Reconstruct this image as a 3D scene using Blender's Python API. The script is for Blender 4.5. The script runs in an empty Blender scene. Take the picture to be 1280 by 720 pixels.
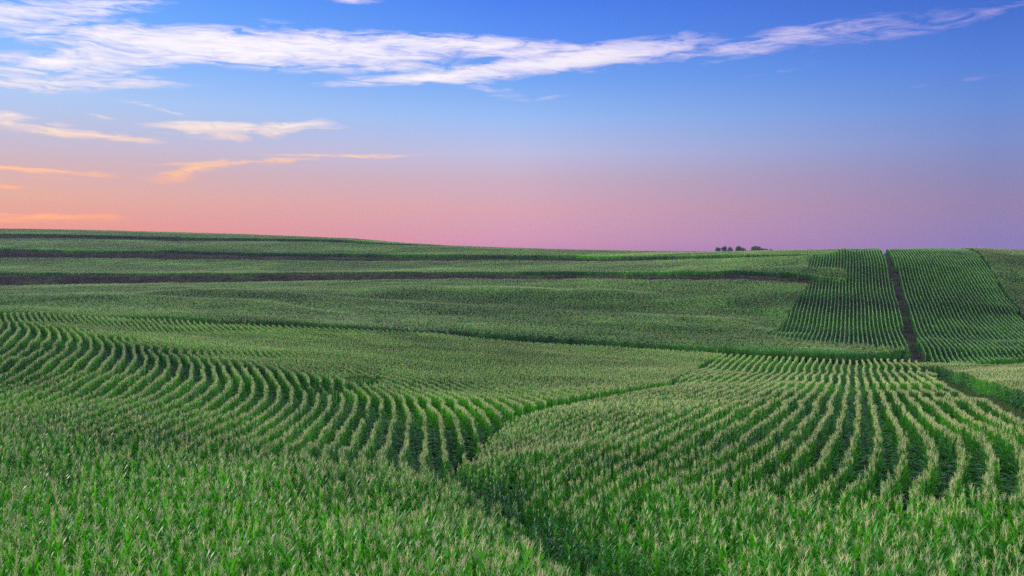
import bpy, math, random
import numpy as np
from mathutils import Vector
HAZE = 0.0001
rng = np.random.default_rng(11)
random.seed(5)
scene = bpy.context.scene
COL = scene.collection

# ------------------------------------------------------------------ camera maths
F, PITCH = 1200.0, math.atan(46/1200)
SP, CP = math.sin(PITCH), math.cos(PITCH)
PS = 0.64                         # plant size against the stock form
ROW = 0.61
HT = 1.52                         # crop height
def ray(u, v):
    a = (360-v)/F
    dy, dz, dx = CP+a*SP, -SP+a*CP, (u-640)/F
    return dx/dy, dz/dy           # x and z per metre of depth

# ------------------------------------------------------------------ terrain (height of the crop canopy), surveyed
# u -> list of (v, depth): sight lines to the canopy surface and how far away it is there
UQ = np.array([-250, 0, 215, 430, 560, 720, 900, 1070, 1280, 1550], float)
SURVEY = {
 0:   [(720,14),(600,22),(530,31.5),(480,43),(440,57),(415,71),(390,96),(375,124),(357,206),(339,228),(322,300),(309,313),(298,370),(291,382),(286,425),(291,600),(306,900),(317,1500),(323,3500)],
 215: [(720,14),(600,22),(540,30.5),(500,39.5),(465,51),(435,68),(399,98),(378,128),(354,206),(340,227),(324,300),(311,312),(301,370),(295,381),(290.5,420),(296,600),(309,900),(318,1500),(323,3500)],
 430: [(720,14),(600,23),(560,30.5),(520,41),(480,55),(450,71),(408,104),(385,136),(349,205),(339,222),(326,286),(316,296),(303,346),(299,355),(297.5,375),(303,600),(313,900),(319,1500),(323,3500)],
 560: [(720,14),(620,21.5),(575,29),(540,38.5),(500,52),(460,74),(416,107),(390,138),(347,203),(338.5,216),(326,270),(317,280),(307.5,325),(311,420),(316,900),(320,1500),(323,3500)],
 720: [(720,14),(600,23.5),(550,31),(510,43),(490,53),(465,71),(428,107),(395,138),(347,195),(337.5,205),(326,252),(317.5,262),(312.5,300),(315,420),(318,900),(320,1500),(323,3500)],
 900: [(720,14),(600,22.5),(548,29.5),(500,43),(470,70),(440,104),(410,130),(375,155),(347,180),(336.5,189),(323,222),(317.5,231),(314.5,262),(318,400),(319,900),(321,1500),(323,3500)],
 1070:[(720,14),(595,22.5),(548,28),(500,43.5),(470,74),(448,100),(435,114),(405,135),(360,166),(335,182),(314.5,201),(314,208),(320,330),(321,900),(321,1500),(323,3500)],
 1280:[(720,14),(600,21),(548,27),(510,38),(480,54),(455,85),(440,112),(400,140),(360,168),(317.5,205),(316,212),(319,330),(321,900),(321,1500),(323,3500)],
}
def lin(u, pts):
    p = np.array(pts, float); return np.interp(u, p[:,0], p[:,1])
# terraces: near edge, far edge (depth) and the rise of the field behind them
Y1S = [(0,210),(215,211),(330,209),(430,207),(560,203),(720,196),(900,181),(1060,169)]
Y1E = [(0,227),(215,226),(430,221),(560,215),(720,204),(900,188),(1060,172)]
Y2S = [(0,301),(215,301),(430,287),(560,271),(720,253),(900,223),(1010,203)]
Y2E = [(0,312),(215,311),(430,295),(560,279),(720,261),(900,230),(1010,207)]
Y3S = [(0,371),(215,371),(430,347),(560,326)]
Y3E = [(0,381),(215,380),(430,354),(560,329)]
ST1 = [(0,1.8),(430,1.5),(860,.8),(1050,.25),(1080,0)]
ST2 = [(0,1.6),(430,1.3),(860,.6),(1000,.2),(1030,0)]
ST3 = [(0,1.2),(430,.6),(560,0)]
def sstep(t):
    t = np.clip(t, 0, 1); return t*t*(3-2*t)
def steps(u, Y):
    h = np.zeros_like(Y)
    for s, a, b in ((ST1,Y1S,Y1E),(ST2,Y2S,Y2E),(ST3,Y3S,Y3E)):
        ya, yb = lin(u, a), lin(u, b)
        h = h + lin(u, s)*sstep((Y-ya)/(yb-ya))
    return h
cu, cY, cs = [], [], []
for u0, L in SURVEY.items():
    for v, Y in L:
        kx, kz = ray(u0, v)
        cu.append(640+F*kx); cY.append(Y)
        z = kz*Y - float(steps(np.array([u0*1.0]), np.array([Y*1.0]))[0])
        cs.append(z/Y)
cu, cY, cs = map(np.array, (cu, cY, cs))
def feat(u, Y): return np.stack([u/260.0, np.log(Y)*2.6], -1)
def tps(P):
    def k(r2): return 0.5*r2*np.log(r2+1e-12)
    def fit(val, lam=0.0):
        n = len(P)
        A = k(((P[:,None]-P[None])**2).sum(-1)) + lam*np.eye(n)
        Q = np.c_[np.ones(n), P]
        M = np.block([[A, Q],[Q.T, np.zeros((3,3))]])
        return np.linalg.solve(M, np.r_[val, 0, 0, 0])
    def ev(w, X):
        out = np.empty(len(X)); n = len(P)
        for i in range(0, len(X), 40000):
            x = X[i:i+40000]
            out[i:i+40000] = k(((x[:,None]-P[None])**2).sum(-1))@w[:n] + w[n] + x@w[n+1:]
        return out
    return fit, ev
_fit, _ev = tps(feat(cu, cY))
_w = _fit(cs, 0.004)
# smooth value noise for gentle undulation
_g = rng.standard_normal((256,256))
def vnoise(x, y):
    xi, yi = np.floor(x).astype(int), np.floor(y).astype(int)
    fx, fy = x-xi, y-yi
    fx, fy = fx*fx*(3-2*fx), fy*fy*(3-2*fy)
    g = lambda a, b: _g[a & 255, b & 255]
    return (g(xi,yi)*(1-fx)+g(xi+1,yi)*fx)*(1-fy)+(g(xi,yi+1)*(1-fx)+g(xi+1,yi+1)*fx)*fy
AMX, AMY = [-1, 1], [1e6, 1e6]              # filled in once the valley line is known
RIDGES = [[(120,156),(430,146),(640,140),(900,133),(985,131)], [(-200,134),(150,130),(420,124)], [(420,172),(640,167),(860,158)]]
def canopy(x, Y):
    x = np.asarray(x, float); Y = np.asarray(Y, float)
    Yc = np.clip(Y, 14, 3500)
    u = np.clip(640+F*x/Yc, -250, 1550)
    s = _ev(_w, feat(u, Yc))
    z = s*Yc + steps(u, Yc)
    z = z + np.clip(14-Y, 0, 16)*0.05
    am = np.interp(x, AMX, AMY)
    z = z + np.interp(x, [-50,-28,0,22], [.1,.25,.3,.45])*sstep((Y-am-1.5)/5)*(1-sstep((Y-am-8)/30))
    for ln in RIDGES:
        yl = lin(u, ln); d = (Y-yl)
        z = z + .95*np.exp(-np.where(d < 0, d/14, d/6)**2)*sstep((u-ln[0][0])/120)*sstep((ln[-1][0]-u)/90)
    far = sstep((Y-60)/60)
    z = z + far*(0.12*vnoise(x/9+5, Y/7+9) + 0.16*vnoise(x/26+50, Y/17+3))*(1-sstep((Y-150)/120)*.8)
    z = z + .5*vnoise(x/42+11, Y/27+2)*sstep((Y-114)/25)*(1-sstep((Y-180)/30))*sstep((45-x)/20)
    z = z + .12*vnoise(x/6+31, Y/6+8)*sstep((Y-112)/15)*sstep((x-28)/10)*(1-sstep((Y-190)/12))
    z = z + (1-far)*0.06*vnoise(x/5+80, Y/6)
    return z
def bumps(x, Y):
    Yc = np.clip(Y, 14, 3500); u = 640+F*x/Yc
    h = np.zeros_like(Yc)
    for a, b, top, ue in ((Y1S,Y1E,1.15,1062),(Y2S,Y2E,1.0,1012),(Y3S,Y3E,.8,560)):
        ya, yb = lin(u,a), lin(u,b); w = yb-ya
        t = (Yc-ya)/w
        h += top*np.clip(w/11, .3, 1.25)*np.exp(-((t-.5)/.26)**2)*sstep((ue+20-u)/60)
    xt = 38.5+.352*(Yc-116)
    h += 1.1*np.exp(-((x-xt-1)/2.2)**2)*np.exp(-((Yc-203)/11)**2)
    if GP is not None:
        m = (Yc < 60) & (abs(x) < 20)
        if m.any():
            d, _ = dist_line(GP, np.broadcast_to(x, Yc.shape)[m], Yc[m]); h[m] -= .25*np.exp(-(d/1.3)**2)
    return h
GP = None
def ground(x, Y):
    x = np.asarray(x, float); Y = np.asarray(Y, float)
    return canopy(x, Y)-HT+bumps(x, Y)
def hit(u, v, Yh, lo=.72, hi=1.38):
    """depth near Yh where the sight line (u,v) meets the canopy"""
    kx, kz = ray(u, v)
    Ys = np.geomspace(Yh*lo, Yh*hi, 240)
    d = canopy(kx*Ys, Ys) - kz*Ys
    sg = np.where(np.sign(d[:-1]) != np.sign(d[1:]))[0]
    if len(sg):
        i = sg[np.argmin(abs(Ys[sg]-Yh))]
        t = d[i]/(d[i]-d[i+1]); Y = Ys[i]+t*(Ys[i+1]-Ys[i])
    else:
        Y = Ys[np.argmin(abs(d))]
    return np.array([kx*Y, Y])
def depth_guess(u, v):
    """first crossing of the sight line from the camera outward"""
    kx, kz = ray(u, v)
    Ys = np.geomspace(12, 420, 900)
    d = canopy(kx*Ys, Ys) - kz*Ys
    sg = np.where((d[:-1] < 0) & (d[1:] >= 0))[0]
    i = sg[0] if len(sg) else int(np.argmin(abs(d)))
    return np.array([kx*Ys[i], Ys[i]])
def poly(pts):
    out = []
    for p in pts:
        out.append(hit(*p) if len(p) == 3 else depth_guess(*p))
    return np.array(out)
def inside(P, x, y):
    r = np.zeros(len(x), bool); n = len(P); j = n-1
    for i in range(n):
        xi, yi, xj, yj = *P[i], *P[j]
        c = (yi > y) != (yj > y)
        r ^= c & (x < (xj-xi)*(y-yi)/(yj-yi+1e-12)+xi)
        j = i
    return r
def dist_line(P, x, y):
    d = np.full(len(x), 1e9); tt = np.zeros(len(x))
    for i in range(len(P)-1):
        a, b = P[i], P[i+1]; ab = b-a
        t = np.clip(((x-a[0])*ab[0]+(y-a[1])*ab[1])/(ab@ab), 0, 1)
        e = np.hypot(x-a[0]-t*ab[0], y-a[1]-t*ab[1])
        m = e < d; d = np.where(m, e, d); tt = np.where(m, i+t, tt)
    return d, tt

# ------------------------------------------------------------------ row patterns
A_ROWS = {}
def r1(pts): return [(x/4.923, 380+y/4.923) for x, y in pts]
def r2(pts): return [(260+x/4.26, 440+y/4.26) for x, y in pts]
def r3(pts): return [(900+x/3.366, 420+y/3.366) for x, y in pts]
for k, pts in {0:[(35,75),(60,110),(50,145),(0,190)], 2:[(125,90),(180,140),(165,175),(95,260)],
    4:[(250,115),(310,160),(295,205),(210,285)], 6:[(380,130),(430,190),(415,250),(320,320)],
    8:[(490,155),(560,210),(545,280),(470,345)], 10:[(500,125),(620,170),(700,240),(690,300),(640,350)],
    12:[(750,185),(830,260),(830,320),(770,400)], 14:[(870,220),(965,310),(960,370),(880,430)],
    16:[(1040,250),(1105,340),(1095,420),(990,510)], 18:[(800,160),(1000,205),(1180,265),(1255,370),(1250,450),(1130,540)]}.items():
    A_ROWS[k] = r1(pts)
for k, pts in {20:[(60,40),(115,130),(105,180),(0,260)], 22:[(180,70),(240,140),(235,210),(130,300),(20,340)],
    24:[(310,70),(380,180),(370,240),(250,340),(40,440)], 26:[(440,90),(520,190),(515,250),(380,370),(260,450)],
    29:[(300,10),(450,45),(610,100),(715,220),(710,290),(600,400),(510,520)], 31:[(740,120),(860,230),(850,300),(800,390),(770,470)],
    33:[(890,150),(990,250),(980,350),(960,430),(910,530)], 35:[(700,60),(900,140),(1060,210),(1150,310),(1160,420),(1160,560)],
    37:[(850,80),(1050,150),(1250,240)]}.items():
    A_ROWS[k] = r2(pts)
B_ROWS = {0:[(575,95),(575,200),(578,300),(560,400),(530,510)], 1:[(600,95),(610,180),(635,260),(660,340),(670,430),(630,540)],
    2:[(625,95),(650,170),(690,250),(740,330),(775,430),(760,520),(720,560)], 3:[(650,95),(690,180),(760,270),(840,360),(890,440),(900,510),(830,590)],
    4:[(680,95),(720,170),(800,260),(900,340),(1000,420),(1020,510),(980,600)], 5:[(705,95),(760,180),(870,260),(1000,340),(1110,420),(1150,500),(1120,600)],
    6:[(740,90),(800,170),(900,240),(1050,320),(1180,390),(1270,460)], 7:[(770,90),(860,170),(960,230),(1130,310),(1278,390)],
    -1:[(545,95),(535,200),(525,280),(480,400),(430,510)], -2:[(520,100),(500,190),(460,300),(390,400),(310,510)],
    -3:[(495,95),(470,180),(400,290),(290,410),(170,510)], -4:[(465,95),(430,170),(350,280),(250,370),(130,470)],
    -5:[(435,95),(395,165),(320,240),(200,330),(70,430)], -6:[(410,95),(360,165),(270,230),(130,310),(0,390)],
    -7:[(380,90),(320,165),(220,230),(90,290)], -8:[(350,90),(290,165),(180,230)]}
B_ROWS = {k: r3(p) for k, p in B_ROWS.items()}
def trace_field(rows, lam, extra=()):
    P, val = [], []
    for k, pts in rows.items():
        W = np.array([depth_guess(*p) for p in pts])
        for i in range(len(W)-1):
            for t in (0, .5):
                P.append(W[i]*(1-t)+W[i+1]*t); val.append(k)
        P.append(W[-1]); val.append(k)
    for x, y, k in extra: P.append(np.array([x, y])); val.append(k)
    P = np.array(P)/12.0
    fit, ev = tps(P); w = fit(np.array(val, float), lam)
    return lambda x, y: ev(w, np.stack([x, y], -1)/12.0)
phiA = trace_field(A_ROWS, .004)
phiB = trace_field(B_ROWS, .004)

# boundaries on the ground, in metres
VF = [(-400,500),(-150,520),(0,532),(150,545),(260,557),(400,572),(520,580),(560,584),(600,600),(660,618),(720,618),(800,610),(900,602),(1000,600),(1100,606),(1280,611),(1600,620)]
FB = poly([(u, v) for u, v in VF])
FB[:,0] = np.sort(FB[:,0])
GULLY = poly([(850,715,14.2),(778,675,16.6),(708,638,20),(650,608,23),(604,585,26),(576,570,28.5)])
AB = poly([(572,582,27),(563,565,30),(585,545,34),(610,528,38),(640,513,41),(720,495,49),(780,485,56),(840,475,64),(880,453,85),(905,441,103)])
AM_ = [(-260,384),(0,388),(130,393.5),(260,401),(400,407),(560,416),(700,427),(800,433),(905,440)]
AMP = poly([(u, v, h) for (u, v), h in zip(AM_, (95,97,97,98,101,106,108,107,104))])
AMP = np.r_[[[AMP[0,0]-60, AMP[0,1]-6]], AMP]; AMP = AMP[np.argsort(AMP[:,0])]
BT = poly([(905,440,104),(1000,445,102),(1070,448,100),(1140,446,104)])       # far edge of the fan field
AMX = list(AMP[:,0])+list(BT[1:,0]); AMY = list(AMP[:,1])+list(BT[1:,1])
BR = poly([(1140,446,104),(1150,449,100),(1176,466,72),(1212,488,50),(1280,512,37)])
BR = np.r_[BR, [[BR[-1,0]+14, BR[-1,1]-8]]]
SW = poly([(1179,457,82),(1230,471,62),(1280,487,49)]); SW = np.r_[SW, [[SW[-1,0]+14, SW[-1,1]-9]]]   # front edge of the small right field
DL = np.array([.352, 1.0]); DL /= np.hypot(*DL); NL = np.array([DL[1], -DL[0]])
pth_l = poly([(1136,434,116),(1127,390,144),(1113.5,340,178),(1107,316,199)])
pth_r = poly([(1154,438,114),(1138,390,144),(1124,345,175),(1113.5,316,199)])
LB = poly([(958,416,127),(1040,426,120),(1100,431,117),(1136,434,116)])      # lower end of the uphill rows
LPOLY = np.r_[LB, pth_l[1:], [[pth_l[-1,0]+12, pth_l[-1,1]+34]],
              [[pth_l[-1,0]-6, pth_l[-1,1]+34]], poly([(1062,314,200),(1016,318,196),(1008,333,184),(1058,334.5,182),(1058,348,175),(1012,350,173)])]
RB = poly([(1158,440,113),(1166,447,109),(1215,450,106),(1280,443,110)])
RR = poly([(1282,397,142),(1225,317,199)])
RPOLY = np.r_[RB, [[RB[-1,0]+4, RB[-1,1]+2]], RR, [[RR[-1,0]+12, RR[-1,1]+34]], [[pth_r[-1,0]+12, pth_r[-1,1]+34]], pth_r[::-1]]

def yline(P, x):
    o = np.argsort(P[:,0]); return np.interp(x, P[o,0], P[o,1])
FIELDS = ['front','left','fan','middle','uphill','uphill_right','headland','terrace','top','crest','side','small','small_head']
def classify(x, y):
    """index of the field a point is planted in, -1 where nothing is sown"""
    u = 640+F*x/np.maximum(y, 1)
    f = np.full(len(x), -1)
    front = yline(FB, x)
    ab, am = yline(AB, x), yline(AMP, x)
    bt = yline(BT, x); br = yline(BR, x); sw = yline(SW, x)
    y1s, y1e, y2s, y2e, y3s, y3e = (lin(u, q) for q in (Y1S,Y1E,Y2S,Y2E,Y3S,Y3E))
    in1, in2, in3 = u < 1060, u < 1010, u < 560
    f[(y > 7) & (y < front)] = 0
    beyond = y >= front
    x0, xe = AB[:,0].min(), AB[:,0].max()
    dab, _ = dist_line(AB, x, y)
    left = beyond & (((x < x0)) | ((x >= x0) & (x < xe) & (y > ab))) & (y < am) & (x < xe)
    f[left & ((dab > np.interp(y, [45,70], [.75,.25])) | (x < x0-1))] = 1
    xbr = np.interp(y, BR[::-1,1], BR[::-1,0])
    top = np.where(x < BT[0,0], 1e9, bt)
    right = beyond & ~left & (x > x0-1.5) & (y < np.minimum(top, np.where(x < xe, ab+.01, 1e9))) & (x < xbr-.3)
    f[right & (f < 0)] = 2
    # beyond the valley
    am2 = np.where(x < AMP[-1,0], am+np.interp(x, [-50,-28,-5], [2.0,3.0,3.6]), bt+4.0)
    mid = (y > am2) & (x < pth_l[0,0]+0.352*(y-pth_l[0,1])) & (u < 1170)
    f[mid & ((y < y1s) | ~in1)] = 3
    f[mid & in1 & (y > y1e) & ((y < y2s) | ~in2)] = 7
    f[mid & in2 & (y > y2e) & ((y < y3s) | ~in3)] = 8
    f[mid & in3 & (y > y3e)] = 9
    f[mid & (f == 3) & (x > LB[0,0]-6) & (y < yline(LB, x)) & (x < LB[-1,0]+4)] = 6
    f[inside(LPOLY, x, y)] = 4
    R = inside(RPOLY, x, y); f[R] = 5
    xr = RR[0,0]+(y-RR[0,1])*(RR[1,0]-RR[0,0])/(RR[1,1]-RR[0,1])
    f[(x > xr+.3) & (y > RR[0,1]-25) & ~R & (x > RB[-1,0]-.1)] = 10
    small = (x > np.interp(y, SW[::-1,1], SW[::-1,0])) & (y > SW[-1,1]) & (u > 1150) & (f < 0) & (y < yline(RB, x)-6)
    f[small] = 11
    f[small & (y > yline(RB, x)-13)] = 12
    f[beyond & (f < 0) & (y < 46) & (abs(x+1.5) < 5) & (dab > .3)] = 1
    f[small & (abs(y-yline(RB, x)+13) < 1.6)] = -1
    pl = pth_l[0,0]+.352*(y-pth_l[0,1])
    prr = np.interp(y, pth_r[:,1], pth_r[:,0])
    pll = np.interp(y, pth_l[:,1], pth_l[:,0])
    on = (y > pth_l[0,1]-4) & (y < 240) & (x > pll+.05+.352*np.maximum(0, y-pth_l[-1,1])) & (x < prr+.352*np.maximum(0, y-pth_r[-1,1]))
    f[on] = -1
    return f
def phi_of(k, x, y):
    u = 640+F*x/y
    w = .13*vnoise(x/14+3, y/19+7)
    if k == 0: return (y - .012*(x-2)**2*.1 - 1.1*np.sin(x/11+.4) + .05*x)/ROW + w*2
    if k == 1: return phiA(x, y)
    if k == 2: return phiB(x, y)
    if k == 3:
        a = np.where(x < AMP[-1,0], yline(AMP, x)+3, yline(BT, x)+3); b = lin(u, Y1S)
        return (y-a)/(b-a)*(110/ROW) + w
    if k in (4, 5): return (x*NL[0]+y*NL[1])/.56 + w*1.3
    if k == 6: return (y-yline(LB, x))/ROW + w
    if k == 7:
        a, b = lin(u, Y1E), lin(u, Y2S); return (y-a)/(b-a)*70/ROW + w
    if k == 10: return (y+.28*x)/ROW + w
    if k == 11: return (y-.35*x - 1.5*np.sin(x/9))/ROW + w
    return (y-lin(u, Y2E))/ROW + w
def sow(y0, y1, cell, ulo, uhi):
    """jittered candidates, each pulled onto its nearest row -> x, y, heading, field"""
    xl = (ulo-640)/F*(y1 if ulo < 640 else y0); xh = (uhi-640)/F*y1
    nx, ny = int((xh-xl)/cell), int((y1-y0)/cell)
    X, Y = np.meshgrid(np.arange(nx), np.arange(ny))
    X = (xl+(X+.5+.62*(rng.random(X.shape)-.5))*cell).ravel(); Y = (y0+(Y+.5+.62*(rng.random(Y.shape)-.5))*cell).ravel()
    u = 640+F*X/np.maximum(Y, 1)
    m = (u > ulo) & (u < uhi); X, Y = X[m], Y[m]
    f = classify(X, Y); m = f >= 0; X, Y, f = X[m], Y[m], f[m]
    H = np.zeros(len(X)); e = .05
    for k in np.unique(f):
        s = np.where(f == k)[0]; x, y = X[s], Y[s]
        for it in range(2):
            p = phi_of(k, x, y)
            gx = (phi_of(k, x+e, y)-p)/e; gy = (phi_of(k, x, y+e)-p)/e
            g2 = np.maximum(gx*gx+gy*gy, .25)
            d = p-np.round(p) if it == 0 else np.where(abs(p-np.round(p)) < .5, p-np.round(p), 0)
            x, y = x-d*gx/g2, y-d*gy/g2
        X[s], Y[s] = x, y; H[s] = np.arctan2(gx, -gy)
    f2 = classify(X, Y); m = f2 >= 0
    return X[m], Y[m], H[m], f[m]

# ------------------------------------------------------------------ materials
def new_mat(name):
    m = bpy.data.materials.new(name); m.use_nodes = True
    nt = m.node_tree; nt.nodes.clear(); return m, nt
def N(nt, t, **kw):
    n = nt.nodes.new(t)
    for k, v in kw.items():
        if k.startswith('i_'):
            key = k[2:]; n.inputs[int(key) if key.isdigit() else key].default_value = v
        else: setattr(n, k, v)
    return n
def leaf_material(name, c0, c1, rough, trans, spec=.5, tcol=None):
    m, nt = new_mat(name); L = nt.links.new
    oi = N(nt, 'ShaderNodeObjectInfo'); tc = N(nt, 'ShaderNodeTexCoord')
    nz = N(nt, 'ShaderNodeTexNoise', i_Scale=3.0, i_Detail=2.0); L(tc.outputs['Object'], nz.inputs['Vector'])
    ad = N(nt, 'ShaderNodeMath', operation='MULTIPLY_ADD', i_1=.55, i_2=-.05); L(oi.outputs['Random'], ad.inputs[0])
    ad2 = N(nt, 'ShaderNodeMath', operation='MULTIPLY_ADD', i_1=.55); L(nz.outputs['Fac'], ad2.inputs[0]); L(ad.outputs[0], ad2.inputs[2])
    at = N(nt, 'ShaderNodeAttribute', attribute_name='tint', attribute_type='INSTANCER')
    ad3 = N(nt, 'ShaderNodeMath', operation='ADD', use_clamp=True); L(ad2.outputs[0], ad3.inputs[0]); L(at.outputs['Fac'], ad3.inputs[1])
    mx = N(nt, 'ShaderNodeMixRGB', i_Color1=(*c0,1), i_Color2=(*c1,1)); L(ad3.outputs[0], mx.inputs[0])
    pb = N(nt, 'ShaderNodeBsdfPrincipled', i_Roughness=rough); pb.inputs['Specular IOR Level'].default_value = spec
    L(mx.outputs[0], pb.inputs['Base Color'])
    out = N(nt, 'ShaderNodeOutputMaterial')
    if trans > 0:
        tr = N(nt, 'ShaderNodeBsdfTranslucent')
        t2 = N(nt, 'ShaderNodeMixRGB', blend_type='MULTIPLY', i_0=1.0, i_Color2=(*(tcol or (1.7,1.6,.7)),1)); L(mx.outputs[0], t2.inputs[1]); L(t2.outputs[0], tr.inputs['Color'])
        ms = N(nt, 'ShaderNodeMixShader', i_0=trans); L(pb.outputs[0], ms.inputs[1]); L(tr.outputs[0], ms.inputs[2]); L(ms.outputs[0], out.inputs[0])
    else: L(pb.outputs[0], out.inputs[0])
    return m
M_LEAF = leaf_material('corn_leaf', (.006,.062,.022), (.066,.290,.014), .45, .40, .42)
M_TASSEL = leaf_material('corn_tassel', (.37,.41,.16), (.67,.64,.32), .7, .2, .2, (1,1,.9))
M_TASSEL_G = leaf_material('corn_tassel_green', (.24,.40,.17), (.40,.56,.28), .7, .25, .2, (1,1,.9))
M_STALK = leaf_material('corn_stalk', (.09,.17,.035), (.16,.22,.06), .5, 0)
M_WEED = leaf_material('dry_weed', (.045,.042,.042), (.15,.115,.11), .8, .15, .2, (1,.9,.8))
M_GRASS = leaf_material('waterway_grass', (.05,.11,.03), (.10,.16,.05), .6, .25, .3)
M_TREE = leaf_material('tree_leaf', (.022,.045,.02), (.05,.085,.03), .6, .2, .3)
m, nt = new_mat('tree_bark'); M_BARK = m
pb = N(nt,'ShaderNodeBsdfPrincipled', i_Roughness=.9); nz = N(nt,'ShaderNodeTexNoise', i_Scale=6.0); cr = N(nt,'ShaderNodeMixRGB', i_Color1=(.05,.038,.028,1), i_Color2=(.12,.095,.07,1))
nt.links.new(nz.outputs['Fac'], cr.inputs[0]); nt.links.new(cr.outputs[0], pb.inputs['Base Color']); nt.links.new(pb.outputs[0], N(nt,'ShaderNodeOutputMaterial').inputs[0])
m, nt = new_mat('field_soil'); M_SOIL = m; L = nt.links.new
tc = N(nt,'ShaderNodeTexCoord'); n1 = N(nt,'ShaderNodeTexNoise', i_Scale=.35, i_Detail=6.0); n2 = N(nt,'ShaderNodeTexNoise', i_Scale=5.0, i_Detail=8.0)
L(tc.outputs['Object'], n1.inputs['Vector']); L(tc.outputs['Object'], n2.inputs['Vector'])
c1 = N(nt,'ShaderNodeMixRGB', i_Color1=(.022,.017,.015,1), i_Color2=(.052,.040,.035,1)); L(n1.outputs['Fac'], c1.inputs[0])
c2 = N(nt,'ShaderNodeMixRGB', blend_type='OVERLAY', i_0=.8); L(c1.outputs[0], c2.inputs[1]); L(n2.outputs['Fac'], c2.inputs[2])
pb = N(nt,'ShaderNodeBsdfPrincipled', i_Roughness=.95); pb.inputs['Specular IOR Level'].default_value = .15
bp = N(nt,'ShaderNodeBump', i_Strength=.6, i_Distance=.15); L(n2.outputs['Fac'], bp.inputs['Height']); L(bp.outputs[0], pb.inputs['Normal'])
L(c2.outputs[0], pb.inputs['Base Color']); L(pb.outputs[0], N(nt,'ShaderNodeOutputMaterial').inputs[0])

# ------------------------------------------------------------------ mesh helpers
class MB:
    def __init__(s): s.v, s.f, s.m = [], [], []
    def add(s, v, f, mat=0):
        b = len(s.v); s.v += [tuple(p) for p in v]; s.f += [tuple(i+b for i in q) for q in f]; s.m += [mat]*len(f)
    def merged(s, o, mat): s.add(o.v, o.f, mat); return s
    def mesh(s, name, mats, smooth=True):
        me = bpy.data.meshes.new(name); me.from_pydata(s.v, [], s.f); me.update()
        for mm in mats: me.materials.append(mm)
        me.polygons.foreach_set('material_index', s.m)
        me.polygons.foreach_set('use_smooth', [smooth]*len(s.f)); return me
def tube(mb, pts, rad, n=5):
    V, Fc = [], []
    for i, p in enumerate(pts):
        a = pts[max(i-1,0)]; b = pts[min(i+1,len(pts)-1)]
        d = (Vector(b)-Vector(a)).normalized(); q = d.orthogonal().normalized(); w = d.cross(q)
        for k in range(n):
            t = 2*math.pi*k/n; V.append(Vector(p)+(q*math.cos(t)+w*math.sin(t))*rad[i])
    for i in range(len(pts)-1):
        for k in range(n): Fc.append((i*n+k, i*n+(k+1)%n, (i+1)*n+(k+1)%n, (i+1)*n+k))
    mb.add(V, Fc)
def leaf(mb, base, az, length, width, a0, droop, twist, seg):
    """arching blade with a keel: a0 = start angle from vertical, droop = how far it bends over"""
    ca, sa = math.cos(az), math.sin(az); p = Vector(base); V = []
    for i in range(seg+1):
        t = i/seg
        ang = a0+droop*t**1.6
        if i: p = p+Vector((ca*math.sin(ang), sa*math.sin(ang), math.cos(ang)))*(length/seg)
        w = width*(min(1, .45+t*3.2)*(1-t**2.2)+.004)*.5
        tw = twist*t
        side = Vector((-sa, ca, 0)); nor = Vector((-ca*math.cos(ang), -sa*math.cos(ang), math.sin(ang)))
        sd = side*math.cos(tw)+nor*math.sin(tw); up = nor*.28*w
        V += [p-sd*w+up+nor*.012*math.sin(9*t+az*3), p, p+sd*w+up+nor*.012*math.cos(8*t+az*5)]
    Fc = []
    for i in range(seg):
        a = i*3; Fc += [(a,a+1,a+4,a+3),(a+1,a+2,a+5,a+4)]
    mb.add(V, Fc)
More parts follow.
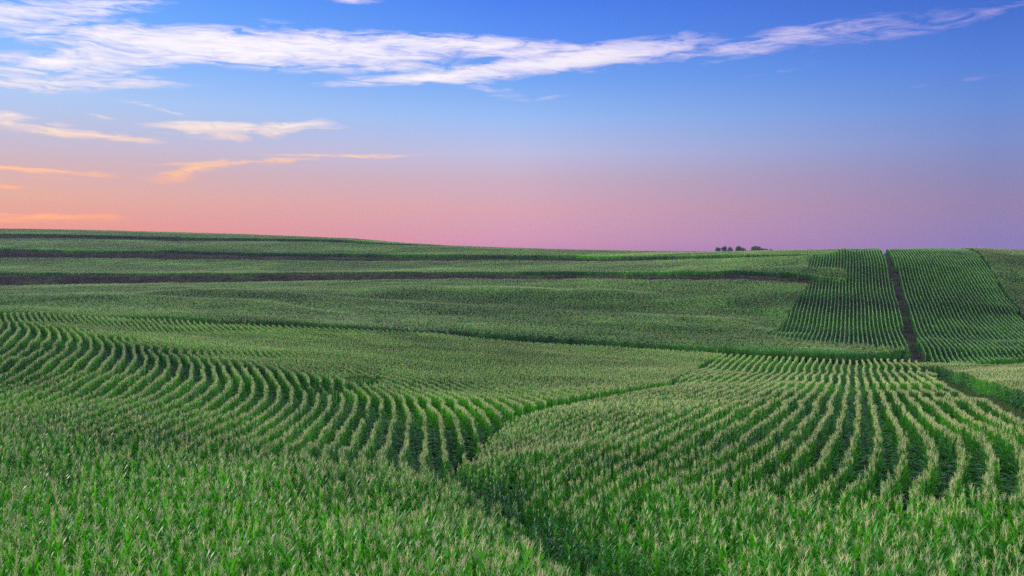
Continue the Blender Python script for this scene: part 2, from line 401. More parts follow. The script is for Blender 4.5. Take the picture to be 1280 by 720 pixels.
def corn(seed, detail=2, tassel=True, hang=True):
    r = random.Random(seed); st, lf, ts = MB(), MB(), MB()
    h = r.uniform(1.76, 2.02) if detail == 2 else r.uniform(1.86, 1.95); ln_ = .11 if detail == 2 and seed % 4 == 1 else .03
    lean = Vector((r.uniform(-ln_,ln_), r.uniform(-ln_,ln_), 0))
    at = lambda z: Vector((lean.x*z/h, lean.y*z/h, z))
    n = 5 if detail == 2 else 3
    tube(st, [at(-.1), at(.7), at(1.4), at(h)], [.014,.013,.010,.006], n)
    nl = {2:13, 1:10, 0:8}[detail]; seg = {2:7, 1:4, 0:3}[detail]; plane = r.uniform(-.2,.2)
    z0 = .32 if detail else .45
    for i in range(nl):
        q = i/(nl-1); z = z0+(h-.12-z0)*q**.95
        az = plane+math.pi*(i % 2)+r.uniform(-1,1)*(1.25-1.0*min(1,q*1.5))
        ln = (.80-.34*q**1.3)*r.uniform(.85,1.12)
        w = r.uniform(.075,.10)*(1-.25*q**3)*(1.25 if detail == 2 else 1.5 if detail == 1 else 2.1)
        a0 = r.uniform(.30,.52)*(1-.62*q)
        dr = r.uniform(.9,2.2)*(1-.72*q)
        if r.random() < (.22 if tassel else .4) and q < .9: dr += .8
        leaf(lf, at(z), az, ln*.95, w, a0, dr, r.uniform(-.7,.7), seg)
    for i in range({2:5, 1:4, 0:2}[detail] if hang else 0):            # old lower leaves hanging into the row gaps
        z = r.uniform(.35, .95); az = r.uniform(0, 6.28)
        leaf(lf, at(z), az, r.uniform(.7,.95), .11*(1 if detail == 2 else 1.3), r.uniform(.45,.7), r.uniform(1.3,2.1), r.uniform(-.6,.6), seg)
    if tassel:
        top = at(h-.04); T = r.uniform(.32,.40); k = 3
        nb = {2:8, 1:7, 0:3}[detail]; rr = {2:.0066, 1:.0086, 0:.0115}[detail]
        tube(ts, [top, top+Vector((lean.x*.1,lean.y*.1,T*.5)), top+Vector((lean.x*.3,lean.y*.3,T*1.1))], [rr*1.1, rr*1.2, rr*.6], k)
        for i in range(nb):
            az = r.uniform(0, 6.28); b = top+Vector((0,0,.03+.16*i/nb)); sp = r.uniform(.08,.42); l = r.uniform(.15,.24)
            d = Vector((math.cos(az)*math.sin(sp), math.sin(az)*math.sin(sp), math.cos(sp)))
            d2 = Vector((math.cos(az)*math.sin(sp+.35), math.sin(az)*math.sin(sp+.35), math.cos(sp+.35)))
            tube(ts, [b, b+d*l*.55, b+d*l*.55+d2*l*.45], [rr*.7, rr, rr*.5], k)
    return st, lf, ts
CM = [M_STALK, M_LEAF, M_TASSEL]; CG = [M_STALK, M_LEAF, M_TASSEL_G]
protos, parts_near = [], []
def proto(name, mb, mats=CM):
    o = bpy.data.objects.new(name, mb.mesh(name, mats)); protos.append(o); return len(protos)-1
NEAR, NEARBARE, MIDV, FARV, FARG = [], [], [], [], []
for s in range(8):
    st, lf, ts = corn(100+s, 2); mb = MB().merged(st,0).merged(lf,1).merged(ts,2); NEAR.append(proto('corn_plant_form', mb)); parts_near.append((st, lf, ts))
for s in range(5):
    st, lf, ts = corn(200+s, 2, False); NEARBARE.append(proto('bare_corn_plant_form', MB().merged(st,0).merged(lf,1)))
MIDMB = []
for s in range(6):
    st, lf, ts = corn(300+s, 1); mb = MB().merged(st,0).merged(lf,1).merged(ts,2); MIDMB.append(mb); MIDV.append(proto('corn_plant_form', mb))
for s in range(6):                       # a short run of three plants for the far rows
    mb = MB(); r = random.Random(400+s)
    for q in (-.17, 0, .17):
        a, b, c = corn(r.randrange(10**6), 0); dx = q+r.uniform(-.04,.04); sc = r.uniform(.93,1.05)
        for part, mt in ((a,0),(b,1),(c,2)):
            part.v = [(p[0]*sc+dx, p[1]*sc, p[2]*sc) for p in part.v]; mb.merged(part, mt)
    FARV.append(proto('corn_row_form', mb))
    mb = MB(); r = random.Random(450+s)          # the same run, narrower and still green in the tassel
    for q in (-.18, -.06, .06, .18):
        a, b, c = corn(r.randrange(10**6), 0); dx = q+r.uniform(-.03,.03); sc = r.uniform(.96,1.04)
        for part, mt, k in ((a,0,1),(b,1,.46),(c,2,.8)):
            part.v = [(p[0]*sc+dx, p[1]*sc*(k if p[2] > .8 else max(k, .85)), p[2]*sc) for p in part.v]; mb.merged(part, mt)
    FARG.append(proto('corn_row_form', mb, CG))
def tuft(seed, n, h, w, mat, seg=2, spread=.25):
    r = random.Random(seed); mb = MB()
    for i in range(n):
        leaf(mb, (r.uniform(-spread,spread), r.uniform(-spread,spread), -.05), r.uniform(0,6.28), h*r.uniform(.5,1.15), w, r.uniform(.05,.5), r.uniform(.2,1.0), 0, seg)
    return mb
WEED = [proto('dry_weed_form', tuft(500+s, 22, .62, .05, 0), [M_WEED]) for s in range(4)]
GRS = [proto('grass_form', tuft(520+s, 26, .36, .035, 0), [M_GRASS]) for s in range(4)]

# ------------------------------------------------------------------ scatter through geometry nodes
def scatter(name, x, y, z, rot, tilt, scl, var, tint, label, cat):
    me = bpy.data.meshes.new(name); n = len(x); me.vertices.add(n)
    me.vertices.foreach_set('co', np.stack([x,y,z],-1).astype(np.float32).ravel())
    def attr(nm, ty, data, key):
        a = me.attributes.new(nm, ty, 'POINT'); a.data.foreach_set(key, np.ascontiguousarray(data).ravel())
    attr('turn', 'FLOAT_VECTOR', np.stack([tilt[0], tilt[1], rot],-1).astype(np.float32), 'vector')
    attr('size', 'FLOAT', scl.astype(np.float32), 'value'); attr('form', 'INT', var.astype(np.int32), 'value'); attr('tint', 'FLOAT', tint.astype(np.float32), 'value')
    o = bpy.data.objects.new(name, me); COL.objects.link(o)
    g = bpy.data.node_groups.new(name, 'GeometryNodeTree')
    g.interface.new_socket('Geometry', in_out='INPUT', socket_type='NodeSocketGeometry'); g.interface.new_socket('Geometry', in_out='OUTPUT', socket_type='NodeSocketGeometry')
    gi, go = g.nodes.new('NodeGroupInput'), g.nodes.new('NodeGroupOutput'); jn = g.nodes.new('GeometryNodeJoinGeometry')
    def named(nm, ty):
        a = g.nodes.new('GeometryNodeInputNamedAttribute'); a.data_type = ty; a.inputs[0].default_value = nm; return a.outputs[0]
    tu, sz, fm = named('turn','FLOAT_VECTOR'), named('size','FLOAT'), named('form','INT')
    for k in np.unique(var):
        inf = g.nodes.new('GeometryNodeObjectInfo'); inf.inputs[0].default_value = protos[int(k)]; inf.inputs['As Instance'].default_value = True
        cp = g.nodes.new('FunctionNodeCompare'); cp.data_type = 'INT'; cp.operation = 'EQUAL'
        ii = [s for s in cp.inputs if s.type == 'INT']; g.links.new(fm, ii[0]); ii[1].default_value = int(k)
        ip = g.nodes.new('GeometryNodeInstanceOnPoints')
        g.links.new(gi.outputs[0], ip.inputs['Points']); g.links.new(cp.outputs[0], ip.inputs['Selection']); g.links.new(inf.outputs['Geometry'], ip.inputs['Instance'])
        er = g.nodes.new('FunctionNodeEulerToRotation'); g.links.new(tu, er.inputs[0]); g.links.new(er.outputs[0], ip.inputs['Rotation']); g.links.new(sz, ip.inputs['Scale'])
        g.links.new(ip.outputs[0], jn.inputs[0])
    g.links.new(jn.outputs[0], go.inputs[0])
    md = o.modifiers.new('planting', 'NODES'); md.node_group = g
    o['kind'] = 'stuff'; o['label'] = label; o['category'] = cat
    return o

# ------------------------------------------------------------------ sow the corn
Y_MID, Y_FAR = 31.0, 109.0
cell = math.sqrt(ROW*.1)
near = sow(7.5, Y_MID, cell, -330, 1610)
midp = sow(Y_MID, Y_FAR, cell, -150, 1430)
farp = sow(Y_FAR, 440, math.sqrt(ROW*.36), -120, 1400)
m_ = ~np.isin(farp[3], (4, 5)); farp = tuple(q[m_] for q in farp)
hill = sow(Y_FAR, 245, math.sqrt(.56*.2), 930, 1400)            # the two uphill blocks, closed rows
m_ = np.isin(hill[3], (4, 5)); farp = tuple(np.r_[a, b[m_]] for a, b in zip(farp, hill))
X, Y, H, Fd = (np.concatenate(q) for q in zip(near, midp, farp))
band = np.concatenate([np.full(len(q[0]), i) for i, q in enumerate((near, midp, farp))])
n = len(X)
rot = H+rng.normal(0, 1, n)*np.where(Fd == 0, .9, .22)+np.pi*rng.integers(0, 2, n)
rot = np.where(band == 2, H+np.pi*rng.integers(0, 2, n), rot)
size = PS*rng.normal(1.0, np.where(Fd == 0, .08, .028), n)
var = np.where(band == 0, rng.choice(NEAR, n), np.where(band == 1, rng.choice(MIDV, n), rng.choice(FARV, n)))
FT = {0:.24,1:-.02,2:.10,3:-.17,4:-.05,5:-.12,6:-.1,7:-.18,8:-.24,9:-.28,10:-.4,11:.08,12:-.05}
tint = np.array([FT[int(k)] for k in Fd]) + .15*vnoise(X/4, Y/4) + np.where(Y > 60, .3, .12)*vnoise(X/24+9, Y/13)
size = np.where(np.isin(Fd, (4,5)), size*.84, size)
size *= np.where(band == 2, 1+.02*vnoise(X/9, Y/9), 1)
size *= 1+np.where(Fd == 0, .06, .03)*vnoise(X/3+40, Y/3)
var = np.where((band == 2) & (np.isin(Fd, (4,5)) | (np.isin(Fd, (3,7,8,9)) & (rng.random(n) < .3))), rng.choice(FARG, n), var)
MIDG = [proto('corn_plant_form', q, CG) for q in MIDMB]
var = np.where((band == 1) & np.isin(Fd, (3,4,5,6,10)) & (rng.random(n) < np.where(Fd == 3, .3, 1)), rng.choice(MIDG, n), var)
# short, untasselled plants in the wet gully; bare line down its middle
gp = GP = np.r_[GULLY, AB[1:4]]
dg, tg = dist_line(gp, X, Y)
gw = np.interp(tg, [0,2,4,6,8], [.75,.8,.75,.6,.35])
dd = dg+.38*vnoise(X*.9, Y*.9)+.25*vnoise(X*2.3+7, Y*2.3)
wet = (dd < gw) & (band == 0)
size = np.where(wet, size*np.interp(dd/gw, [.1,1], [.74,.95]), size)
var = np.where(wet & (dd < gw*.93), rng.choice(NEARBARE, n), var); tint = np.where(wet, tint-.32, tint)
edge = (dd < gw+1.8) & ~wet & (band == 0); size = np.where(edge, size*(.86+.14*(dd-gw)/1.8), size)
keep = ~(wet & (rng.random(n) < .05))
dl, _ = dist_line(AB, X, Y); size = np.where((Fd == 2) & (dl < 1.4) & (Y < 66), size*(.84+.16*dl/1.4), size)
tint = tint-.16*np.exp(-((X+14)/9)**2-((Y-31)/7)**2)  # vignette-like darkening over the left crop, put into the leaf tint
# thin patches in the curved rows
for (u, v, rx, ry) in ((405,480,1.0,2.2),(455,470,.8,2.0),(473,515,.7,1.6),(655,568,.5,.6)):
    c = depth_guess(u, v); e = ((X-c[0])/rx)**2+((Y-c[1])/ry)**2
    keep &= ~((e < 1) & (rng.random(n) < .8)); size = np.where(e < 2.2, size*.86, size)
keep &= rng.random(n) > .02
X, Y, H, Fd, band, rot, size, var, tint = (q[keep] for q in (X, Y, H, Fd, band, rot, size, var, tint))
n = len(X); Z = ground(X, Y)
tilt = rng.normal(0, .03, (2, n))
print('corn plants and runs', n, [int((band == i).sum()) for i in range(3)])

# the 300 that show largest are objects of their own
zc = Y*CP-Z*SP; uu = 640+F*X/zc; tb = Z+1.9*size; vv = 360-F*(Y*SP+tb*CP)/(Y*CP-tb*SP)
inn = (uu > 8) & (uu < 1272) & (vv < 712) & (vv > 300) & (band == 0) & np.isin(var, NEAR)
order = np.where(inn)[0]; order = order[np.argsort(Y[order])][:300]
solo = np.zeros(n, bool); solo[order] = True
pm = []
for i, (st, lf, ts) in enumerate(parts_near):
    pm.append((st.mesh('stalk', [M_STALK]), lf.mesh('foliage', [M_LEAF]), ts.mesh('tassel', [M_TASSEL])))
LAB = 'tall green corn plant with tan tassel in the closest rows along the bottom edge'
for i in order:
    e = bpy.data.objects.new('corn_plant', None); e.empty_display_size = .1; COL.objects.link(e)
    e.location = (X[i], Y[i], Z[i]); e.rotation_euler = (tilt[0,i], tilt[1,i], rot[i]); e.scale = (size[i],)*3
    e['label'] = LAB; e['category'] = 'corn'; e['group'] = 'corn plants in the closest rows'
    for nm, me in zip(('stalk','foliage','tassel'), pm[NEAR.index(int(var[i]))]):
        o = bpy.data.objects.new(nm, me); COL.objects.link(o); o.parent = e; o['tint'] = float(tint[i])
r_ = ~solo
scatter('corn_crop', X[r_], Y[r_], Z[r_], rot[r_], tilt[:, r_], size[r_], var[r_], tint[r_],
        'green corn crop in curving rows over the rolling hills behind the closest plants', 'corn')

# ------------------------------------------------------------------ grass on terraces, waterways and the track
def strips(cell, y0, y1, test):
    xl, xh = (-140-640)/F*y1, (1420-640)/F*y1
    nx, ny = int((xh-xl)/cell), int((y1-y0)/cell)
    A, B = np.meshgrid(np.arange(nx), np.arange(ny))
    x = (xl+(A+rng.random(A.shape))*cell).ravel(); y = (y0+(B+rng.random(A.shape))*cell).ravel()
    u = 640+F*x/y; m = (u > -140) & (u < 1420); x, y, u = x[m], y[m], u[m]
    m = test(x, y, u); return x[m], y[m]
def on_terrace(x, y, u):
    q = np.zeros(len(x), bool)
    for a, b, ue in ((Y1S,Y1E,1062),(Y2S,Y2E,1012),(Y3S,Y3E,555)):
        q |= (y > lin(u,a)-.3) & (y < lin(u,b)+.3) & (u < ue)
    return q
x1, y1 = strips(.42, 160, 385, on_terrace)
def on_track(x, y, u):
    pl = np.interp(y, pth_l[:,1], pth_l[:,0]); pr = np.interp(y, pth_r[:,1], pth_r[:,0])
    return (y > 112) & (y < 200) & (x > pl) & (x < pr) & (rng.random(len(x)) < .9)
x2, y2 = strips(.4, 110, 205, on_track)
x1, y1 = np.r_[x1, x2], np.r_[y1, y2]; k = len(x1)
scatter('dry_grass', x1, y1, ground(x1, y1), rng.random(k)*6.28, rng.normal(0,.1,(2,k)), rng.uniform(.6,1.25,k), np.where(rng.random(k) < .45+.25*vnoise(x1/5,y1/3)+.3*(np.arange(k) >= k-len(x2)), rng.choice(GRS, k), rng.choice(WEED, k)), rng.normal(0,.22,k)+.2*vnoise(x1/6,y1/4)-.1,
        'dry brownish purple grass on the narrow terraces and the dirt track uphill', 'grass')
def on_water(x, y, u):
    return (classify(x, y) < 0) & ~on_terrace(x, y, u) & ~((y > 112) & (x > pth_l[0,0]-1+.35*(y-pth_l[0,1])) & (x < pth_r[0,0]+1+.35*(y-pth_r[0,1])))
x3, y3 = strips(.33, 40, 150, on_water); k = len(x3)
scatter('waterway_grass', x3, y3, ground(x3, y3), rng.random(k)*6.28, rng.normal(0,.1,(2,k)), rng.uniform(.7,1.4,k), rng.choice(GRS, k), rng.normal(0,.15,k),
        'short green grass in the waterways between the corn fields', 'grass')

# ------------------------------------------------------------------ the land: one sheet to the horizon
def axis(parts): return np.unique(np.concatenate([np.linspace(a, b, int(round((b-a)/s))+1) for a, b, s in parts]).round(4))
gx = axis([(-6000,-1000,500),(-1000,-300,70),(-300,-190,10),(-190,140,.9),(140,260,8),(260,1000,70),(1000,6000,500)])
gy = axis([(-600,-60,60),(-60,0,6),(0,60,.8),(60,345,.75),(345,420,2.5),(420,900,20),(900,3000,150),(3000,9000,1000)])
GX, GY = np.meshgrid(gx, gy); GZ = ground(GX.ravel(), GY.ravel())
me = bpy.data.meshes.new('ground'); nx, ny = len(gx), len(gy)
idx = np.arange(nx*ny).reshape(ny, nx)
q = np.stack([idx[:-1,:-1], idx[:-1,1:], idx[1:,1:], idx[1:,:-1]], -1).reshape(-1, 4)
me.vertices.add(nx*ny); me.vertices.foreach_set('co', np.stack([GX.ravel(), GY.ravel(), GZ],-1).astype(np.float32).ravel())
me.loops.add(q.size); me.loops.foreach_set('vertex_index', q.ravel().astype(np.int32))
me.polygons.add(len(q)); me.polygons.foreach_set('loop_start', np.arange(0, q.size, 4, dtype=np.int32)); me.polygons.foreach_set('loop_total', np.full(len(q), 4, np.int32))
me.update(calc_edges=True); me.polygons.foreach_set('use_smooth', np.ones(len(q), bool)); me.materials.append(M_SOIL)
gr = bpy.data.objects.new('ground', me); COL.objects.link(gr); gr['kind'] = 'structure'; gr['label'] = 'rolling brown field soil under the corn'; 

# ------------------------------------------------------------------ trees beyond the crest
TY = 720.0
def tree(u, w, top, lab, seed, shape='round'):
    r = random.Random(seed); x = (u-640)/F*TY; y = TY+r.uniform(-14, 14)
    zb = float(ground(np.array([x]), np.array([y]))[0])
    kx, kz = ray(u, top+1.0); H_ = kz*y-zb; W = 1.75*w/F*TY
    e = bpy.data.objects.new('tree', None); COL.objects.link(e); e.location = (x, y, zb); e['label'] = lab; e['category'] = 'tree'; e['group'] = 'trees on the horizon'
    tk = MB(); tube(tk, [(0,0,-.3),(r.uniform(-.2,.2),0,H_*.3),(r.uniform(-.4,.4),r.uniform(-.3,.3),H_*.75)], [.05*H_*.55,.04*H_*.5,.015*H_], 7)
    cl = []
    for i in range(7 if W > 5 else 5):
        a = r.uniform(0, 6.28); q = r.uniform(.2, .95)
        hh = H_*(.38+.5*r.random()); rad = W*.5*q*(1-.55*max(0,(hh/H_-.6)/.4))
        c = Vector((math.cos(a)*rad*.75, math.sin(a)*rad*.75, hh)); cl.append((c, W*.5*r.uniform(.34,.55), H_*r.uniform(.12,.2)))
        tube(tk, [(0,0,H_*.35), tuple(c*.55+Vector((0,0,H_*.2))), tuple(c)], [.02*H_,.012*H_,.005*H_], 5)
    cl.append((Vector((0,0,H_*.82)), W*.3, H_*.18)); cl.append((Vector((0,0,H_*.55)), W*.42, H_*.22))
    cb = MB()
    for c, a, b in cl:
        for i in range(150):
            d = Vector((r.gauss(0,1), r.gauss(0,1), r.gauss(0,1))).normalized()*r.random()**.4
            p = c+Vector((d.x*a, d.y*a, d.z*b)); s = r.uniform(.25,.55)
            t1 = Vector((r.gauss(0,1), r.gauss(0,1), r.gauss(0,1))).normalized(); t2 = t1.orthogonal().normalized()
            cb.add([p-t1*s, p-t2*s*.6, p+t1*s, p+t2*s*.6], [(0,1,2,3)])
    for nm, mb, mt in (('trunk', tk, M_BARK), ('crown', cb, M_TREE)):
        o = bpy.data.objects.new(nm, mb.mesh(nm, [mt], False)); COL.objects.link(o); o.parent = e
for a in ((899.5,5,308,'leftmost small rounded tree on the horizon, at the left end of the clump'),
          (904,5,307.3,'small tree second from the left end of the horizon clump'),
          (909,5,307.6,'small separate tree third from the left in the horizon clump'),
          (914,6,307.5,'low bushy tree left of the twin taller crowns on the horizon'),
          (919,6,306.2,'taller narrow tree, left one of the twin crowns on the horizon'),
          (923.3,4.5,306.6,'narrow tree, right one of the twin crowns on the horizon'),
          (927,4,306.2,'thin tall tree standing alone mid clump on the horizon'),
          (932,8,308.3,'low spreading tree just left of the big domed tree'),
          (943.5,11,306.5,'left half of the biggest domed clump of trees on the horizon'),
          (950,10,306.6,'right half of the biggest domed clump of trees on the horizon'),
          (957.5,7,310,'low bushy tree just right of the big domed tree'),
          (964,4.5,310.2,'rightmost small low tree on the horizon')):
    tree(*a[:3], a[3], int(a[0]*7))

# ------------------------------------------------------------------ sky
w = bpy.data.worlds.new('World'); scene.world = w; w.use_nodes = True
nt = w.node_tree; nt.nodes.clear(); L = nt.links.new
def lc(*c): return tuple((q/255/12.92 if q/255 <= .04045 else ((q/255+.055)/1.055)**2.4) for q in c)+(1,)
tc = N(nt,'ShaderNodeTexCoord'); sx = N(nt,'ShaderNodeSeparateXYZ'); L(tc.outputs['Generated'], sx.inputs[0])
def math_(op, a, b=None, c=None, clamp=False):
    nd = N(nt,'ShaderNodeMath', operation=op, use_clamp=clamp)
    for i, q in enumerate((a, b, c)):
        if q is None: continue
        if isinstance(q, (int, float)): nd.inputs[i].default_value = q
        else: L(q, nd.inputs[i])
    return nd.outputs[0]
az = math_('ARCTAN2', sx.outputs[0], sx.outputs[1]); el = math_('ARCSINE', sx.outputs[2])
def ang(u, v):
    kx, kz = ray(u, v); return math.atan(kx), math.atan2(kz, math.hypot(1, kx))
EL = {v: ang(640, v)[1] for v in range(0, 340, 2)}
def ramp(stops):
    cr = N(nt,'ShaderNodeValToRGB'); L(math_('MULTIPLY', el, 1/.62), cr.inputs[0]); e = cr.color_ramp.elements
    while len(e) > 1: e.remove(e[0])
    first = True
    for pos, c in sorted(stops):
        if first: e[0].position = pos; e[0].color = c; first = False
        else: q = e.new(pos); q.color = c
    return cr.outputs[0]
P_ = lambda v: max(0, ang(640, v)[1]/.62)
SKY = {
 'l': [(314,(226,128,108)),(285,(226,140,122)),(250,(220,160,146)),(215,(202,168,176)),(180,(184,182,208)),(140,(168,194,236)),(100,(140,185,246)),(50,(110,172,250)),(0,(85,158,250))],
 'c': [(314,(196,132,174)),(300,(208,144,172)),(262,(212,156,170)),(225,(198,168,188)),(190,(184,184,220)),(150,(150,184,238)),(100,(110,162,240)),(50,(84,140,240)),(0,(66,122,234))],
 'r': [(314,(132,116,180)),(300,(132,115,172)),(262,(138,119,166)),(225,(128,126,176)),(190,(116,134,196)),(150,(98,134,208)),(100,(76,122,212)),(50,(60,106,202)),(0,(50,94,196))]}
rp = {k: ramp([(P_(v), lc(*c)) for v, c in s]+[(.62,(.24,.40,.78,1)),(1,(.42,.46,.56,1))]) for k, s in SKY.items()}
fa = math_('MULTIPLY_ADD', az, 1/.46, 1.0)                    # 0 left edge, 1 middle, 2 right edge
m1 = N(nt,'ShaderNodeMixRGB'); L(math_('SMOOTH_MIN', fa, 1.0, .0) if False else math_('MINIMUM', math_('MAXIMUM', fa, 0.0), 1.0), m1.inputs[0]); L(rp['l'], m1.inputs[1]); L(rp['c'], m1.inputs[2])
m2 = N(nt,'ShaderNodeMixRGB'); L(math_('SUBTRACT', fa, 1.0, clamp=True), m2.inputs[0]); L(m1.outputs[0], m2.inputs[1]); L(rp['r'], m2.inputs[2])
# cirrus: soft strokes in azimuth and elevation, broken by streaky noise
cv = N(nt,'ShaderNodeCombineXYZ'); L(az, cv.inputs[0]); L(el, cv.inputs[1])
mpn = N(nt,'ShaderNodeMapping', vector_type='POINT'); mpn.inputs['Rotation'].default_value = (0,0,math.radians(9)); mpn.inputs['Scale'].default_value = (6,34,1); L(cv.outputs[0], mpn.inputs[0])
wn = N(nt,'ShaderNodeTexNoise', i_Scale=1.3, i_Detail=4.0); L(mpn.outputs[0], wn.inputs['Vector'])
wv = N(nt,'ShaderNodeVectorMath', operation='MULTIPLY_ADD'); L(wn.outputs['Color'], wv.inputs[0]); wv.inputs[1].default_value = (.07,.012,0); L(cv.outputs[0], wv.inputs[2])
mpw = N(nt,'ShaderNodeMapping', vector_type='POINT'); mpw.inputs['Scale'].default_value = (38,120,1); L(cv.outputs[0], mpw.inputs[0])
wn2 = N(nt,'ShaderNodeTexNoise', i_Scale=1.0, i_Detail=4.0); L(mpw.outputs[0], wn2.inputs['Vector'])
wv2 = N(nt,'ShaderNodeVectorMath', operation='MULTIPLY_ADD'); L(wn2.outputs['Color'], wv2.inputs[0]); wv2.inputs[1].default_value = (.012,.0035,0); L(wv.outputs[0], wv2.inputs[2]); wv = wv2
wo = N(nt,'ShaderNodeVectorMath', operation='SUBTRACT'); L(wv.outputs[0], wo.inputs[0]); wo.inputs[1].default_value = (.041,.0078,0)
STROKES = [  # u, v, half length, half width, tilt (deg, up to the right), weight
 (60,12,150,13,8,.75),(280,60,310,23,-1,1.1),(330,55,250,15,-1,.75),(90,76,190,14,6,.9),(60,104,150,13,2,.55),(150,97,110,9,-4,.35),
 (580,58,280,14,-3,.95),(500,82,200,16,-14,.32),(540,98,150,9,4,1.0),(660,84,160,9,6,.85),(760,66,150,14,8,.7),(820,62,90,10,7,.6),(700,76,120,15,-3,.5),
 (940,54,150,13,8,.34),(1010,46,150,13,7,.28),(1120,36,170,15,7,.19),(1240,16,140,8,9,.17),(980,88,80,7,8,.12),(1190,102,110,5,5,.08),
 (60,160,150,6,-7,.5),(110,168,110,5,-2,.5),(20,146,90,6,-8,.4),(125,149,30,3,-6,.4),(265,164,90,10,0,.85),(330,160,120,8,2,.5),(375,158,42,6,12,.8),(190,136,70,3,-10,.3),
 (240,214,60,9,14,.9),(310,203,130,4,4,.7),(430,194,130,3,1,.55),(60,213,110,4,-3,.7),(10,208,60,6,-6,.5),(75,223,50,3,0,.3),(0,232,50,4,-4,.5),
 (60,271,100,6,1,1.2),(30,267,90,3,-2,.5),(20,278,120,4,0,.4),(70,248,40,3,0,.25),(700,122,60,4,5,.12),(930,70,80,6,10,.2),(440,1,70,5,0,.25)]
dens = None
for (u, v, a, b, t, wt) in STROKES:
    a0, e0 = ang(u, v); mp = N(nt,'ShaderNodeMapping', vector_type='TEXTURE'); L(wo.outputs[0], mp.inputs[0])
    mp.inputs['Location'].default_value = (a0, e0, 0); mp.inputs['Rotation'].default_value = (0,0,math.radians(t)); mp.inputs['Scale'].default_value = (a*1.25/F, b*1.35/F, 1)
    gt = N(nt,'ShaderNodeTexGradient', gradient_type='QUADRATIC_SPHERE'); L(mp.outputs[0], gt.inputs[0])
    dens = math_('MULTIPLY', gt.outputs[1], wt*1.5) if dens is None else math_('MULTIPLY_ADD', gt.outputs[1], wt*1.5, dens)
mp2 = N(nt,'ShaderNodeMapping', vector_type='POINT'); mp2.inputs['Rotation'].default_value = (0,0,math.radians(-10)); mp2.inputs['Scale'].default_value = (24,135,1); L(wo.outputs[0], mp2.inputs[0])
sn = N(nt,'ShaderNodeTexNoise', i_Scale=1.0, i_Detail=7.0, i_Roughness=.62, i_Distortion=.6); L(mp2.outputs[0], sn.inputs['Vector'])
brk = math_('MULTIPLY', math_('SUBTRACT', sn.outputs['Fac'], .5), math_('ADD', math_('MINIMUM', math_('MULTIPLY', dens, 7.0), 2.8), 0.0))
d1 = math_('MAXIMUM', math_('ADD', math_('MULTIPLY_ADD', dens, .88, -.06), brk), 0.0)
mp3 = N(nt,'ShaderNodeMapping', vector_type='POINT'); mp3.inputs['Rotation'].default_value = (0,0,math.radians(14)); mp3.inputs['Scale'].default_value = (34,330,1); L(wo.outputs[0], mp3.inputs[0])
fn = N(nt,'ShaderNodeTexNoise', i_Scale=1.0, i_Detail=5.0, i_Roughness=.6, i_Distortion=.9); L(mp3.outputs[0], fn.inputs['Vector'])
d1 = math_('MULTIPLY', d1, math_('MAXIMUM', math_('MULTIPLY_ADD', fn.outputs['Fac'], 2.6, -.25), .12))
dn = math_('SUBTRACT', 1.0, math_('POWER', 2.718, math_('MULTIPLY', d1, -1.5)), clamp=True)
cc = N(nt,'ShaderNodeValToRGB'); L(math_('MULTIPLY', el, 1/.27), cc.inputs[0]); e = cc.color_ramp.elements
e[0].position = 0; e[0].color = (1.0,.32,.12,1); e[1].position = 1; e[1].color = (1.02,.93,1.0,1)
for v, c in ((240,(1.0,.46,.20,1)),(205,(1.0,.60,.33,1)),(160,(1.0,.86,.72,1)),(110,(1.0,.92,.93,1))):
    q_ = e.new(ang(640,v)[1]/.27); q_.color = c
# right of the middle the cirrus is dimmer and pinker
cd = N(nt,'ShaderNodeMixRGB', i_Color2=(.55,.50,.84,1)); L(math_('MULTIPLY_ADD', fa, 1.15, -1.15, clamp=True), cd.inputs[0]); L(cc.outputs[0], cd.inputs[1])
cp_ = N(nt,'ShaderNodeMixRGB', blend_type='MULTIPLY', i_Color2=(1.0,.84,.92,1)); L(math_('MULTIPLY_ADD', dn, -1.25, 1.15, clamp=True), cp_.inputs[0]); L(cd.outputs[0], cp_.inputs[1]); cd = cp_
sk = N(nt,'ShaderNodeMixRGB'); L(dn, sk.inputs[0]); L(m2.outputs[0], sk.inputs[1]); L(cd.outputs[0], sk.inputs[2])
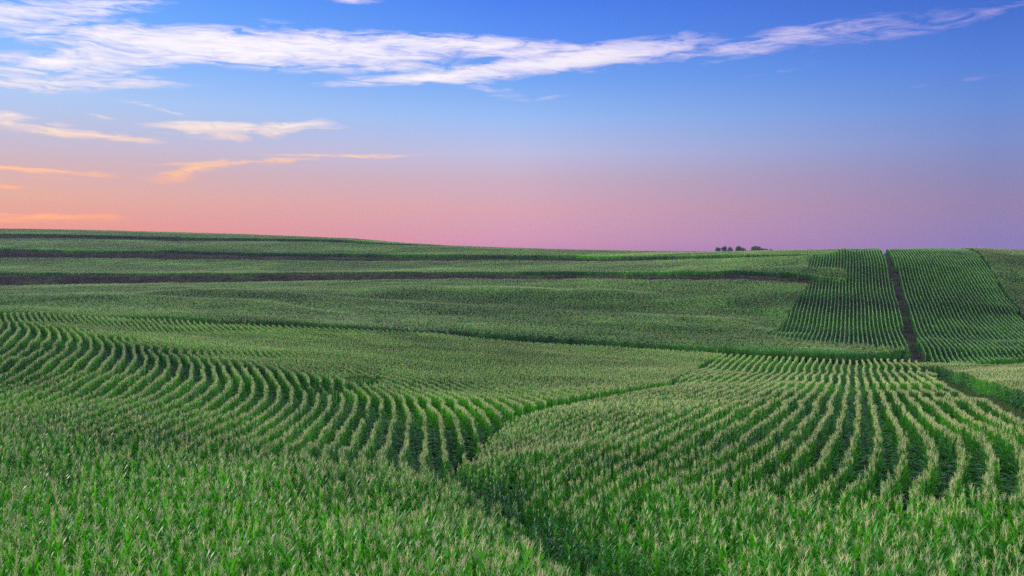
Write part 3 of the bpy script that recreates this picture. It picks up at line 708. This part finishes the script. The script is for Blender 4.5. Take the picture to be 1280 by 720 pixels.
# unseen sky overhead made brighter than dusk, as added fill light on the crop
SKY_GAIN = 3.5
gain = math_('MULTIPLY_ADD', math_('SMOOTHSTEP' if False else 'MULTIPLY', math_('SUBTRACT', el, .30, clamp=True), 2.2, clamp=True), SKY_GAIN-1, 1.0)
b1 = N(nt,'ShaderNodeBackground'); L(sk.outputs[0], b1.inputs[0]); L(gain, b1.inputs[1])
SUN_EL, SUN_AZ = math.radians(17), math.radians(-70)          # azimuth from +Y, negative = left
ns = N(nt,'ShaderNodeTexSky', sky_type='NISHITA', sun_disc=False, sun_elevation=SUN_EL, sun_rotation=SUN_AZ)
b2 = N(nt,'ShaderNodeBackground', i_Strength=.01); L(ns.outputs[0], b2.inputs[0])
ash = N(nt,'ShaderNodeAddShader'); L(b1.outputs[0], ash.inputs[0]); L(b2.outputs[0], ash.inputs[1])
L(ash.outputs[0], N(nt,'ShaderNodeOutputWorld').inputs[0])

sd = bpy.data.lights.new('sun', 'SUN'); sd.energy = 5.0; sd.angle = math.radians(16); sd.color = (1,.93,.78)
so = bpy.data.objects.new('sun', sd); COL.objects.link(so)
dirv = Vector((math.sin(SUN_AZ)*math.cos(SUN_EL), math.cos(SUN_AZ)*math.cos(SUN_EL), math.sin(SUN_EL)))
so.rotation_euler = dirv.to_track_quat('Z', 'Y').to_euler()

# ------------------------------------------------------------------ evening haze
HZ = (-620, 520, -40, 840, -40, 26)
hb = MB(); x0_, x1_, y0_, y1_, z0_, z1_ = HZ
hb.add([(x,y,z) for z in (z0_,z1_) for x, y in ((x0_,y0_),(x1_,y0_),(x1_,y1_),(x0_,y1_))], [(3,2,1,0),(4,5,6,7),(0,1,5,4),(1,2,6,5),(2,3,7,6),(3,0,4,7)])
m, nt = new_mat('haze_air')
pv = N(nt,'ShaderNodeVolumePrincipled', i_Density=HAZE); pv.inputs['Color'].default_value = (.52,.50,.88,1); pv.inputs['Anisotropy'].default_value = .2
nt.links.new(pv.outputs[0], N(nt,'ShaderNodeOutputMaterial').inputs['Volume'])
hz = bpy.data.objects.new('haze', hb.mesh('haze', [m], False)); COL.objects.link(hz); hz['kind'] = 'stuff'; hz['label'] = 'thin evening haze over the fields'
# ------------------------------------------------------------------ camera
cam = bpy.data.cameras.new('camera'); cam.sensor_width = 36; cam.lens = F/1280*36; cam.clip_start = .1; cam.clip_end = 30000
co = bpy.data.objects.new('camera', cam); COL.objects.link(co); co.rotation_euler = (math.pi/2-PITCH, 0, 0); scene.camera = co
vs = scene.view_settings; vs.view_transform = 'Standard'; vs.look = 'None'; vs.exposure = 0; vs.gamma = 1; vs.use_curve_mapping = False
scene.cycles.use_denoising = False
scene.cycles.max_bounces = 6; scene.cycles.diffuse_bounces = 3; scene.cycles.glossy_bounces = 2; scene.cycles.transmission_bounces = 3
